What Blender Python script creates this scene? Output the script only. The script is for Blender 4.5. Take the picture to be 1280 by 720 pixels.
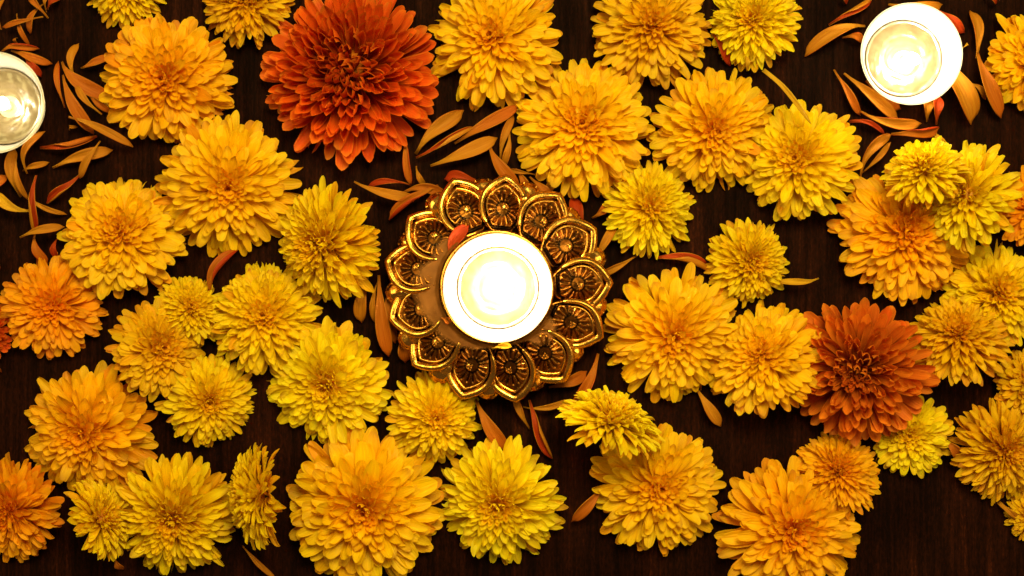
import bpy, bmesh, math, random
from mathutils import Vector, Matrix, noise
R = math.radians
for o in list(bpy.data.objects): bpy.data.objects.remove(o)
sc = bpy.context.scene
C = sc.collection

# ------------------------------------------------------------------ camera, world, lamps, exposure
D = 0.56                      # camera height above the table
S = 0.305e-3                  # metres per photo pixel at the table
cam_d = bpy.data.cameras.new('camera'); cam = bpy.data.objects.new('camera', cam_d); C.objects.link(cam)
cam.location = (0, 0, D); cam_d.sensor_width = 36; cam_d.lens = 36 * D / (1280 * S)
cam_d.clip_start = 0.01; cam_d.clip_end = 20
cam_d.dof.use_dof = True; cam_d.dof.focus_distance = D - 0.017; cam_d.dof.aperture_fstop = 11
sc.camera = cam
w = bpy.data.worlds.new('World'); sc.world = w; w.use_nodes = True
w.node_tree.nodes['Background'].inputs[0].default_value = (1.0, 0.62, 0.30, 1)
w.node_tree.nodes['Background'].inputs[1].default_value = 0.07
def area(name, loc, target, size, power, col):
    l = bpy.data.lights.new(name, 'AREA'); l.shape = 'DISK'; l.size = size; l.energy = power; l.color = col
    o = bpy.data.objects.new(name, l); C.objects.link(o); o.location = loc
    o.rotation_euler = (Vector(target) - Vector(loc)).to_track_quat('-Z', 'Y').to_euler()
area('ceiling_lamp', (0.10, 0.36, 0.78), (0.02, 0.02, 0), 0.36, 7.4, (1.0, 0.84, 0.30))
area('fill_light', (-0.75, 0.25, 0.85), (0, 0, 0), 0.5, 3.0, (1.0, 0.80, 0.28))  # added fill from the left, not a known lamp
area('fill_light', (0.75, -0.10, 0.70), (0, 0, 0), 0.4, 1.6, (1.0, 0.80, 0.28))  # second added fill, from the right, not a known lamp
sc.view_settings.view_transform = 'Standard'; sc.view_settings.look = 'None'
sc.view_settings.exposure = 0.52; sc.view_settings.gamma = 1.0
sc.render.engine = 'CYCLES'
sc.cycles.use_denoising = True
sc.cycles.max_bounces = 8; sc.cycles.diffuse_bounces = 4; sc.cycles.transparent_max_bounces = 12
sc.cycles.sample_clamp_indirect = 4.0
sc.cycles.caustics_reflective = False; sc.cycles.caustics_refractive = False

def at(px, py, z=0.0):
    k = S * (1 - z / D)
    return Vector(((px - 640) * k, (360 - py) * k, z))

# ------------------------------------------------------------------ helpers
def obj(name, mesh, parent=None, mats=None):
    o = bpy.data.objects.new(name, mesh); C.objects.link(o)
    if parent: o.parent = parent
    for m in (mats or []):
        if not any(m == x for x in mesh.materials): mesh.materials.append(m)
    return o
def empty(name, loc=(0, 0, 0)):
    o = bpy.data.objects.new(name, None); C.objects.link(o); o.location = loc; o.empty_display_size = 0.01
    return o
def tag(o, label=None, cat=None, group=None, kind=None):
    if label: o['label'] = label
    if cat: o['category'] = cat
    if group: o['group'] = group
    if kind: o['kind'] = kind
    return o
def mesh_from(name, verts, faces, uvs=None, smooth=True):
    m = bpy.data.meshes.new(name); m.from_pydata(verts, [], faces)
    if smooth: m.polygons.foreach_set('use_smooth', [True] * len(m.polygons))
    if uvs:
        ul = m.uv_layers.new(name='uv'); vi = [0] * len(m.loops); m.loops.foreach_get('vertex_index', vi)
        flat = []
        for i in vi: flat += uvs[i]
        ul.data.foreach_set('uv', flat)
    m.update(); return m
def grid_faces(nr, nc, off=0, wrap=False):
    f = []
    for i in range(nr - 1):
        for j in range(nc if wrap else nc - 1):
            a = off + i * nc + j; b = off + i * nc + (j + 1) % nc
            f.append((a, b, b + nc, a + nc))
    return f
def lathe(name, prof, seg=64):
    v = []
    for r, z in prof:
        for k in range(seg):
            a = 2 * math.pi * k / seg; v.append((r * math.cos(a), r * math.sin(a), z))
    return mesh_from(name, v, grid_faces(len(prof), seg, 0, True))

class NT:
    def __init__(s, name):
        s.m = bpy.data.materials.new(name); s.m.use_nodes = True; s.t = s.m.node_tree; s.t.nodes.clear()
        s.out = s.n('ShaderNodeOutputMaterial')
    def n(s, typ, **kw):
        nd = s.t.nodes.new(typ)
        for k, v in kw.items():
            if k.startswith('i_'):
                nd.inputs[k[2:].replace('_', ' ')].default_value = v
            else: setattr(nd, k, v)
        return nd
    def l(s, a, b): s.t.links.new(a, b)
    def ramp(s, fac, stops):
        r = s.n('ShaderNodeValToRGB'); e = r.color_ramp.elements
        while len(e) < len(stops): e.new(0.5)
        for el, (p, c) in zip(e, stops): el.position = p; el.color = (*c, 1) if len(c) == 3 else c
        s.l(fac, r.inputs[0]); return r.outputs[0]
    def mix(s, fac, a, b, mode='MIX'):
        m = s.n('ShaderNodeMix', data_type='RGBA', blend_type=mode)
        for v, i in ((fac, 0), (a, 6), (b, 7)):
            if hasattr(v, 'is_output'): s.l(v, m.inputs[i])
            elif isinstance(v, (int, float)): m.inputs[i].default_value = v
            else: m.inputs[i].default_value = (*v, 1)
        return m.outputs[2]
    def math(s, op, a, b=0.0):
        m = s.n('ShaderNodeMath', operation=op)
        for v, i in ((a, 0), (b, 1)):
            if hasattr(v, 'is_output'): s.l(v, m.inputs[i])
            else: m.inputs[i].default_value = v
        return m.outputs[0]

# ------------------------------------------------------------------ materials
def petal_mat(name, red=False):
    t = NT(name)
    uv = t.n('ShaderNodeUVMap'); sep = t.n('ShaderNodeSeparateXYZ'); t.l(uv.outputs[0], sep.inputs[0])
    u, v = sep.outputs[0], sep.outputs[1]
    oi = t.n('ShaderNodeObjectInfo'); tc = t.n('ShaderNodeTexCoord')
    nz = t.n('ShaderNodeTexNoise', i_Scale=3.0, i_Detail=3.0); t.l(tc.outputs['Object'], nz.inputs['Vector'])
    mp = t.n('ShaderNodeCombineXYZ'); t.l(t.math('MULTIPLY', u, 1.2), mp.inputs[0]); t.l(t.math('MULTIPLY', v, 9.0), mp.inputs[1]); t.l(oi.outputs['Random'], mp.inputs[2])
    vein = t.n('ShaderNodeTexNoise', i_Scale=1.6, i_Detail=2.0); t.l(mp.outputs[0], vein.inputs['Vector'])
    if red:
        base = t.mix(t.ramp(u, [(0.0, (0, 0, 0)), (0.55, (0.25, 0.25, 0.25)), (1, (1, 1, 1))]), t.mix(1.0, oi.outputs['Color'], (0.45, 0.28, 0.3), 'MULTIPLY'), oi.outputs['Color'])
        av = t.math('ABSOLUTE', t.math('SUBTRACT', v, 0.5))
        edge = t.math('MAXIMUM', t.ramp(av, [(0.41, (0, 0, 0)), (0.5, (1, 1, 1))]), t.ramp(u, [(0.90, (0, 0, 0)), (1.0, (1, 1, 1))]))
        base = t.mix(t.math('MULTIPLY', edge, t.math('ADD', 0.3, t.math('MULTIPLY', oi.outputs['Random'], 0.5))), base, (0.88, 0.30, 0.02))
    else:
        base = t.mix(t.ramp(u, [(0.0, (1, 1, 1)), (0.75, (0, 0, 0))]), oi.outputs['Color'], t.mix(1.0, oi.outputs['Color'], (0.97, 0.70, 0.5), 'MULTIPLY'))  # orange base: natural tint, deepened to paint in orange shade
    base = t.mix(t.ramp(vein.outputs[0], [(0.35, (0.7, 0.7, 0.7)), (0.65, (0, 0, 0))]), base, t.mix(1.0, base, (0.90, 0.76, 0.7), 'MULTIPLY'))
    base = t.mix(t.ramp(nz.outputs[0], [(0.5, (0, 0, 0)), (0.75, (0.5, 0.5, 0.5))]), base, t.mix(1.0, base, (0.85, 0.72, 0.7), 'MULTIPLY'))
    age_shade = t.math('MULTIPLY', t.math('GREATER_THAN', oi.outputs['Random'], 0.86), t.math('MULTIPLY', t.ramp(u, [(0.78, (0, 0, 0)), (1.0, (1, 1, 1))]), nz.outputs[0]))
    base = t.mix(age_shade, base, (0.42, 0.15, 0.02))
    bump = t.n('ShaderNodeBump', i_Strength=0.55, i_Distance=0.0009); t.l(vein.outputs[0], bump.inputs['Height'])
    p = t.n('ShaderNodeBsdfPrincipled', i_Roughness=0.42 if not red else 0.5); p.inputs['Specular IOR Level'].default_value = 0.20
    t.l(base, p.inputs['Base Color']); t.l(bump.outputs[0], p.inputs['Normal'])
    tr = t.n('ShaderNodeBsdfTranslucent'); t.l(t.mix(1.0, base, (1.0, 0.86, 0.5), 'MULTIPLY'), tr.inputs[0])
    ms = t.n('ShaderNodeMixShader'); ms.inputs[0].default_value = 0.40
    t.l(p.outputs[0], ms.inputs[1]); t.l(tr.outputs[0], ms.inputs[2]); t.l(ms.outputs[0], t.out.inputs[0])
    return t.m
M_PETAL = petal_mat('mum_petal'); M_RED = petal_mat('red_petal', True)

def loose_mat(name, c1, c2):
    t = NT(name)
    uv = t.n('ShaderNodeUVMap'); sep = t.n('ShaderNodeSeparateXYZ'); t.l(uv.outputs[0], sep.inputs[0])
    u, v = sep.outputs[0], sep.outputs[1]; oi = t.n('ShaderNodeObjectInfo')
    mp = t.n('ShaderNodeCombineXYZ'); t.l(t.math('MULTIPLY', u, 1.5), mp.inputs[0]); t.l(t.math('MULTIPLY', v, 12.0), mp.inputs[1]); t.l(t.math('MULTIPLY', oi.outputs['Random'], 20), mp.inputs[2])
    vein = t.n('ShaderNodeTexNoise', i_Scale=1.5, i_Detail=3.0); t.l(mp.outputs[0], vein.inputs['Vector'])
    base = t.mix(u, c2, c1)
    base = t.mix(t.math('MULTIPLY', oi.outputs['Random'], 0.4), base, t.mix(1.0, base, (0.75, 0.6, 0.5), 'MULTIPLY'))
    base = t.mix(t.ramp(vein.outputs[0], [(0.3, (0.8, 0.8, 0.8)), (0.7, (0, 0, 0))]), base, t.mix(1.0, base, (0.72, 0.55, 0.45), 'MULTIPLY'))
    bump = t.n('ShaderNodeBump', i_Strength=0.6, i_Distance=0.0006); t.l(vein.outputs[0], bump.inputs['Height'])
    p = t.n('ShaderNodeBsdfPrincipled', i_Roughness=0.5); p.inputs['Specular IOR Level'].default_value = 0.15
    t.l(base, p.inputs['Base Color']); t.l(bump.outputs[0], p.inputs['Normal'])
    tr = t.n('ShaderNodeBsdfTranslucent'); t.l(base, tr.inputs[0])
    ms = t.n('ShaderNodeMixShader'); ms.inputs[0].default_value = 0.15
    t.l(p.outputs[0], ms.inputs[1]); t.l(tr.outputs[0], ms.inputs[2]); t.l(ms.outputs[0], t.out.inputs[0])
    return t.m
M_OCHRE = loose_mat('ochre_petal_back', (0.47, 0.175, 0.009), (0.56, 0.26, 0.016))
M_ORANGE = loose_mat('orange_petal', (0.46, 0.110, 0.006), (0.48, 0.170, 0.011))
M_REDP = loose_mat('red_petal_face', (0.40, 0.034, 0.004), (0.40, 0.06, 0.006))
M_YELP = loose_mat('yellow_petal', (0.66, 0.38, 0.010), (0.62, 0.38, 0.02))

def simple(name, col, rough, metal=0.0, spec=0.5):
    t = NT(name); p = t.n('ShaderNodeBsdfPrincipled', i_Roughness=rough, i_Metallic=metal); p.inputs['Base Color'].default_value = (*col, 1)
    p.inputs['Specular IOR Level'].default_value = spec; t.l(p.outputs[0], t.out.inputs[0]); return t.m
M_GREEN = simple('calyx_green', (0.10, 0.13, 0.03), 0.6)

def wood_mat():
    t = NT('dark_wood'); tc = t.n('ShaderNodeTexCoord')
    def st(sx, sy, det, rough=0.6):
        mp = t.n('ShaderNodeMapping'); mp.inputs['Scale'].default_value = (sx, sy, 1); t.l(tc.outputs['Object'], mp.inputs[0])
        n = t.n('ShaderNodeTexNoise', i_Scale=1.0, i_Detail=det, i_Roughness=rough, i_Distortion=0.35); t.l(mp.outputs[0], n.inputs['Vector']); return n.outputs[0]
    warp = st(18, 5, 2)
    g1 = st(520, 22, 6, 0.7); g2 = st(120, 7, 5, 0.7); g3 = st(1300, 420, 3); big = st(24, 14, 4)
    k = t.mix(0.5, g1, g2); k = t.mix(0.3, k, g3)
    col = t.ramp(k, [(0.34, (0.0022, 0.0008, 0.0005)), (0.47, (0.0085, 0.0021, 0.0011)), (0.57, (0.021, 0.0045, 0.0020)), (0.70, (0.075, 0.0150, 0.0048))])
    col = t.mix(t.ramp(big, [(0.35, (1, 1, 1)), (0.65, (0, 0, 0))]), col, t.mix(1.0, col, (0.4, 0.36, 0.36), 'MULTIPLY'))
    bump = t.n('ShaderNodeBump', i_Strength=0.5, i_Distance=0.0005); t.l(k, bump.inputs['Height'])
    p = t.n('ShaderNodeBsdfPrincipled'); t.l(col, p.inputs['Base Color']); t.l(bump.outputs[0], p.inputs['Normal'])
    t.l(t.ramp(g1, [(0.3, (0.75, 0.75, 0.75)), (0.7, (0.5, 0.5, 0.5))]), p.inputs['Roughness']); p.inputs['Specular IOR Level'].default_value = 0.02
    t.l(p.outputs[0], t.out.inputs[0]); return t.m
M_WOOD = wood_mat()

def brass_mat(name, c, rough):
    t = NT(name); tc = t.n('ShaderNodeTexCoord')
    n = t.n('ShaderNodeTexNoise', i_Scale=420.0, i_Detail=4.0); t.l(tc.outputs['Object'], n.inputs['Vector'])
    n2 = t.n('ShaderNodeTexNoise', i_Scale=1500.0, i_Detail=2.0); t.l(tc.outputs['Object'], n2.inputs['Vector'])
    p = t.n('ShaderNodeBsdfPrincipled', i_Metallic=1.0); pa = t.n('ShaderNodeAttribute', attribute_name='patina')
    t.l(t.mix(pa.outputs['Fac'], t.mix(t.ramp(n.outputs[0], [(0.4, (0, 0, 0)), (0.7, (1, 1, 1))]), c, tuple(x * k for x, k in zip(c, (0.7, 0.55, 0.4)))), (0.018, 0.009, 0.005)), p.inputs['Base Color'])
    t.l(t.ramp(n.outputs[0], [(0.3, (rough,) * 3), (0.7, (rough + 0.16,) * 3)]), p.inputs['Roughness'])
    b = t.n('ShaderNodeBump', i_Strength=0.4, i_Distance=0.0003); t.l(t.mix(0.35, n.outputs[0], n2.outputs[0]), b.inputs['Height']); t.l(b.outputs[0], p.inputs['Normal'])
    t.l(p.outputs[0], t.out.inputs[0]); return t.m
M_BRASS = brass_mat('antique_gold', (0.90, 0.50, 0.10), 0.16)
M_BRASS_K = brass_mat('blackened_brass', (0.075, 0.030, 0.009), 0.35)
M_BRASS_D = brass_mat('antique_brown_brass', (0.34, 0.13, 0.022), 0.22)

# ------------------------------------------------------------------ table
def slab():
    bm = bmesh.new(); bmesh.ops.create_cube(bm, size=1.0)
    bmesh.ops.scale(bm, vec=(0.62, 0.46, 0.022), verts=bm.verts); bmesh.ops.translate(bm, vec=(0, 0, -0.011), verts=bm.verts)
    bmesh.ops.bevel(bm, geom=bm.edges[:], offset=0.0015, segments=2, affect='EDGES')
    m = bpy.data.meshes.new('wooden_table'); bm.to_mesh(m); bm.free(); return m
tag(obj('wooden_table', slab(), None, [M_WOOD]), kind='structure')

# ------------------------------------------------------------------ tea lights
def cup_mat():
    t = NT('cloudy_plastic'); p = t.n('ShaderNodeBsdfPrincipled', i_Roughness=0.28); p.inputs['Base Color'].default_value = (0.95, 0.93, 0.86, 1)
    tl = t.n('ShaderNodeBsdfTranslucent'); tl.inputs[0].default_value = (0.96, 0.90, 0.74, 1)
    tp = t.n('ShaderNodeBsdfTransparent'); tp.inputs[0].default_value = (1.0, 0.95, 0.82, 1)
    a = t.n('ShaderNodeMixShader'); a.inputs[0].default_value = 0.4; t.l(p.outputs[0], a.inputs[1]); t.l(tl.outputs[0], a.inputs[2])
    b = t.n('ShaderNodeMixShader'); b.inputs[0].default_value = 0.6; t.l(a.outputs[0], b.inputs[1]); t.l(tp.outputs[0], b.inputs[2])
    t.l(b.outputs[0], t.out.inputs[0]); return t.m
M_CUP = cup_mat()
def wax_mat():
    t = NT('melted_wax'); tc = t.n('ShaderNodeTexCoord'); n = t.n('ShaderNodeTexNoise', i_Scale=260.0, i_Detail=3.0); t.l(tc.outputs['Object'], n.inputs['Vector'])
    p = t.n('ShaderNodeBsdfPrincipled', i_Roughness=0.22); t.l(t.ramp(n.outputs[0], [(0.3, (0.085, 0.062, 0.030)), (0.7, (0.120, 0.090, 0.046))]), p.inputs['Base Color'])
    p.inputs['Coat Weight'].default_value = 0.4; p.inputs['Coat Roughness'].default_value = 0.05
    t.l(p.outputs[0], t.out.inputs[0]); return t.m
M_WAX = wax_mat()
M_TIN = simple('wick_tin', (0.75, 0.68, 0.5), 0.3, 0.8)
M_WICK = simple('charred_wick', (0.03, 0.02, 0.015), 0.9)
def flame_mat():
    t = NT('candle_flame'); e = t.n('ShaderNodeEmission'); e.inputs[0].default_value = (1.0, 0.86, 0.50, 1); e.inputs[1].default_value = 14.0
    tp = t.n('ShaderNodeBsdfTransparent'); ad = t.n('ShaderNodeAddShader'); t.l(e.outputs[0], ad.inputs[0]); t.l(tp.outputs[0], ad.inputs[1])
    t.l(ad.outputs[0], t.out.inputs[0]); return t.m
M_FLAME = flame_mat()
def tea_light(px, py, zb, rr, power, label, wick=(0, 0), lean=(0, 0), rot=0.0, level=0.0052):
    H = 0.0178
    p = at(px, py, zb + H)
    root = tag(empty('tea_light', (p.x, p.y, zb)), label, 'candle', 'lit tea lights'); root.rotation_euler.z = rot
    k = rr / 0.019
    outer = [(0.0001, 0.0003), (0.0125, 0.0003), (0.0142, 0.0012), (0.0152, 0.004), (0.0163, 0.008), (0.0176, 0.013), (0.0184, 0.0162), (0.0189, 0.0168), (0.0191, 0.0174), (0.0189, 0.0178),
             (0.0184, 0.0177), (0.0178, 0.0166), (0.0168, 0.0128), (0.0166, 0.0124), (0.0156, 0.0082), (0.0154, 0.0078), (0.0145, 0.0045), (0.0136, 0.0019), (0.0001, 0.0011)]
    obj('cup', lathe('cup', [(r * k, z) for r, z in outer], 72), root, [M_CUP])
    lv = level; ri = (0.0145 + (lv - 0.0045) * 0.28) * k - 0.0003
    v = []; NRr, NT_ = 26, 64; rs = random.Random(int(px)); ox, oy = rs.uniform(0, 50), rs.uniform(0, 50)
    for i in range(NRr):
        f = i / (NRr - 1); r = max(0.0001, ri * f)
        for q in range(NT_):
            an = 2 * math.pi * q / NT_; c, s_ = math.cos(an), math.sin(an)
            nb = noise.noise((c * 1.3 + ox, s_ * 1.3 + oy, 0)); pool = (0.60 + 0.10 * nb) * ri
            crust = 1 / (1 + math.exp(-(r - pool) / 0.00045))
            z = lv - 0.0006 + crust * (0.0007 + 0.00035 * noise.noise((r * c * 420 + ox, r * s_ * 420, 2))) + 0.0002 * math.sin(r * 2600 + nb * 4) * (1 - crust) * f
            if f > 0.93: z += 0.0009 * ((f - 0.93) / 0.07) ** 2
            v.append((r * c, r * s_, z))
    wx = obj('wax', mesh_from('wax', v, grid_faces(NRr, NT_, 0, True)), root, [M_WAX])
    tin = obj('wick_holder', lathe('wick_holder', [(0.0042, lv - 0.0009), (0.0041, lv - 0.0005), (0.0037, lv - 0.0004), (0.0024, lv - 0.0002), (0.0018, lv + 0.0008), (0.0015, lv + 0.0022), (0.0001, lv + 0.0023)], 40), root, [M_TIN])
    tin.location = (wick[0], wick[1], 0)
    v = []; n = 10
    for i in range(6):
        f = i / 5
        for a in range(8):
            an = a * math.pi / 4; r = 0.0006 * (1 - 0.3 * f)
            v.append((wick[0] + lean[0] * f * f * 0.5 + r * math.cos(an), wick[1] + lean[1] * f * f * 0.5 + r * math.sin(an), lv + 0.002 + 0.004 * f))
    wk = obj('wick', mesh_from('wick', v, grid_faces(6, 8, 0, True)), root, [M_WICK])
    v = []; prof = [(0.0, 0.0004), (0.12, 0.0016), (0.26, 0.0024), (0.42, 0.0026), (0.58, 0.0022), (0.74, 0.0015), (0.88, 0.0008), (1.0, 0.0001)]
    for f, r in prof:
        for a in range(14):
            an = a * 2 * math.pi / 14
            v.append((wick[0] + lean[0] * (0.3 * f + 0.7 * f * f) + r * math.cos(an), wick[1] + lean[1] * (0.3 * f + 0.7 * f * f) + r * math.sin(an), lv + 0.0042 + 0.011 * f))
    fl = obj('flame', mesh_from('flame', v, grid_faces(len(prof), 14, 0, True)), root, [M_FLAME])
    l = bpy.data.lights.new('flame_light', 'POINT'); l.energy = power; l.color = (1.0, 0.87, 0.64); l.shadow_soft_size = 0.0024
    lo = bpy.data.objects.new('flame_light', l); C.objects.link(lo); lo.parent = root
    lo.location = (wick[0] + lean[0] * 0.25, wick[1] + lean[1] * 0.25, lv + 0.0088)
    fl.visible_shadow = True
    return root

ZH = 0.0195       # the seat of the holder
tea_light(622, 360, ZH + 0.0003, 0.0193, 0.17, 'glowing white tea light sitting in the gold lotus holder', wick=(0.0008, 0.0003), lean=(0.003, 0.001))
tea_light(1140, 67, 0.0026, 0.0187, 0.085, 'white tea light on the table in the top right, ringed by orange petals', wick=(0.0004, -0.0008), lean=(0.0022, -0.0025), rot=0.0)
tea_light(-9, 128, 0.0026, 0.0187, 0.016, 'yellowish tea light cut off by the left edge of the photo', wick=(0.0016, 0.0), lean=(0.0015, 0.0005))

# ------------------------------------------------------------------ lotus holder
def hold_z(r):        # height of the petals' flank, falling outward
    f = (r - 0.021) / 0.021
    return 0.0185 - 0.0015 * f - 0.0065 * max(0, f) ** 1.6
PL0, PL1, PW = 0.0209, 0.0430, 0.0094      # inner end, tip, half width of a lotus petal
def plw(u):           # half width outline of a lotus petal: narrow heel, full belly, pointed tip
    if u < 0.46: return PW * (0.45 + 0.55 * math.sin(u / 0.46 * math.pi / 2) ** 0.8)
    g = (u - 0.46) / 0.54
    return PW * max(0.02, (1 - g ** 2.5) * (1 - 0.04 * g))
TILT = math.tan(R(15))
def lotus_plate():
    NU, NV = 72, 49; v = []; pat = []
    cb = 0.40          # where the flower boss sits
    for i in range(NU):
        u = i / (NU - 1); r = PL0 + (PL1 - PL0) * u; hw = plw(u)
        for j in range(NV):
            q = -1 + 2 * j / (NV - 1); y = q * hw
            z = hold_z(r) + 0.0032 * (1 - (y / PW) ** 2) - 0.0022 + y * TILT
            # distance to the outline, in metres (approximate)
            de = min(hw * (1 - abs(q)), (PL1 - r) * 0.8, (r - PL0) * 0.8 + 0.001)
            if de < 0.0011: z -= 0.0016 * (1 - de / 0.0011) ** 2
            dx = r - (PL0 + (PL1 - PL0) * cb); rd = math.hypot(dx, y); an = math.atan2(y, dx)
            if 0.0025 < rd and de > 0.0026:
                k = min(1, (rd - 0.0025) / 0.0004) * min(1, max(0, (de - 0.0026) / 0.0005)) * min(1, max(0, (0.0068 - rd) / 0.0006))
                s = abs(math.sin(an * 8.5))
                z += k * (0.0014 * s ** 0.7 - 0.0011)
            if abs(de - 0.0022) < 0.0006: z -= 0.0013 * (1 - abs(de - 0.0022) / 0.0006)
            z += 0.00012 * noise.noise((r * 900, y * 900, 3))
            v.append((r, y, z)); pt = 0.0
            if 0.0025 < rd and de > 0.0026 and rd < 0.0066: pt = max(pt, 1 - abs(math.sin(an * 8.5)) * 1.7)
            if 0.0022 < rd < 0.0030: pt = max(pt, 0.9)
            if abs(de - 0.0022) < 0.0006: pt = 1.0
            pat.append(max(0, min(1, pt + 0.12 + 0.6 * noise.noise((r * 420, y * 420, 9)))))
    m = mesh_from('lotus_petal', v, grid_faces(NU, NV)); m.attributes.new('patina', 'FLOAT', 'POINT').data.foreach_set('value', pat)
    return m
def sweep(name, pts, rad, lift, seg=8, flat=0.8):
    v = []; n = len(pts)
    for i, p in enumerate(pts):
        a = pts[max(0, i - 1)]; b = pts[min(n - 1, i + 1)]; t = (b - a).normalized()
        s = t.cross(Vector((0, 0, 1))).normalized(); u = Vector((0, 0, 1)); rr = rad(i / (n - 1))
        for k in range(seg):
            an = 2 * math.pi * k / seg
            v.append(p + s * rr * math.cos(an) + u * (rr * flat * math.sin(an) + lift))
    return mesh_from(name, v, grid_faces(n, seg, 0, True))
def outline(inset, a0=0.10):
    L = []
    for sgn in (-1, 1):
        us = [a0 + (1 - a0) * (i / 26) for i in range(27)]
        if sgn == 1: us = us[::-1][1:]
        for u in us:
            rc = PL0 + 0.46 * (PL1 - PL0); r = PL0 + (PL1 - PL0) * u; r = rc + (r - rc) * (1 - inset / 0.0088); y = sgn * plw(u) * (1 - inset / PW)
            L.append(Vector((r, y, hold_z(r) + 0.0032 * (1 - (y / PW) ** 2) - 0.0022 + y * TILT)))
    return L
def boss():
    v = []; f = []; cx = PL0 + (PL1 - PL0) * 0.40; z0 = hold_z(cx)
    def dome(x, y, z, r, h, seg=8):
        o = len(v)
        for rr, zz in ((1, 0), (0.85, 0.5), (0.5, 0.86), (0.04, 1)):
            for k in range(seg):
                a = 2 * math.pi * k / seg; v.append((x + r * rr * math.cos(a), y + r * rr * math.sin(a), z + h * zz))
        f.extend(grid_faces(4, seg, o, True))
    dome(cx, 0, z0 - 0.0006, 0.0026, 0.0014, 18)
    for n, rr in ((1, 0), (6, 0.001), (11, 0.0019)):
        for k in range(n):
            a = 2 * math.pi * k / n; dome(cx + rr * math.cos(a), rr * math.sin(a), z0 + 0.0007 - rr * 0.40, 0.00044, 0.0006, 6)
    return mesh_from('flower_boss', v, f)
def tip_bead():
    # the rounded tip of the lower petal row that shows between two upper petals
    v = []; NU, NV = 22, 21; r0, r1, hw0 = 0.0312, 0.0422, 0.0054
    for i in range(NU):
        u = i / (NU - 1); r = r0 + (r1 - r0) * u
        hw = hw0 * (math.sqrt(max(0, 1 - max(0, (u - 0.45) / 0.55) ** 2.4)) * 0.98 + 0.02)
        for j in range(NV):
            q = -1 + 2 * j / (NV - 1); y = q * hw
            z = 0.0106 - 0.0028 * u * u + 0.0024 * (1 - q * q)
            de = min(hw * (1 - abs(q)), (r1 - r))
            if de < 0.0010: z -= 0.0032 * (1 - de / 0.001)
            if abs(de - 0.0014) < 0.0004: z -= 0.0011
            z += 0.0011 * math.exp(-((r - r0 - 0.0042) ** 2 + y * y) / 0.0000022)
            z += 0.00018 * noise.noise((r * 800, y * 800, 7))
            v.append((r, y, z))
    return mesh_from('tip_bead', v, grid_faces(NU, NV))
hc = at(621, 359, 0.014)
holder = tag(empty('lotus_candle_holder', (hc.x, hc.y, 0)), 'antique gold lotus shaped candle holder with embossed petals in the middle', 'candle holder')
obj('base', lathe('holder_base', [(0.0001, 0.0002), (0.024, 0.0002), (0.0262, 0.0012), (0.0262, 0.003), (0.030, 0.0055), (0.0362, 0.0072), (0.0372, 0.0082), (0.0345, 0.0094), (0.0236, 0.0146), (0.0216, 0.0170), (0.0211, 0.0188)], 96), holder, [M_BRASS_K])
obj('seat_plate', lathe('seat_plate', [(0.0210, 0.0150), (0.0208, 0.0190), (0.0200, ZH - 0.0002), (0.0001, ZH - 0.0002)], 72), holder, [M_BRASS_D])
obj('cup_ring', lathe('cup_ring', [(0.0197, ZH - 0.0004), (0.0198, ZH + 0.0014), (0.0202, ZH + 0.0019), (0.0208, ZH + 0.0017), (0.0212, ZH + 0.0005), (0.0214, 0.0160)], 96), holder, [M_BRASS])
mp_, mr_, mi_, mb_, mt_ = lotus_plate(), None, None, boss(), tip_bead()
mr_ = sweep('rim', outline(0.0009), lambda f: 0.0015 * (0.35 + 0.65 * math.sin(math.pi * min(1, max(0, f))) ** 0.4), 0.00015)
mi_ = sweep('inner_rim', outline(0.0030, 0.2), lambda f: 0.00042, 0.0002, 6)
rh = random.Random(5)
for k in range(13):
    a = R(2.0 + 360 / 13 * k)
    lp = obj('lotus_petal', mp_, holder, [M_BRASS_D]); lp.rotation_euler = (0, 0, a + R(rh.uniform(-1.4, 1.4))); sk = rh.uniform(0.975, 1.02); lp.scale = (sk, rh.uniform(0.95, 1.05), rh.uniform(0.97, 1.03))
    for nm, me in (('rim', mr_), ('inner_rim', mi_), ('flower_boss', mb_)):
        obj(nm, me, lp, [M_BRASS])
    tb = obj('tip_bead', mt_, holder, [M_BRASS]); tb.rotation_euler.z = a + R(180 / 13 + rh.uniform(-1.5, 1.5)); tb.scale = (rh.uniform(0.98, 1.02), rh.uniform(0.92, 1.08), rh.uniform(0.95, 1.05))

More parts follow.
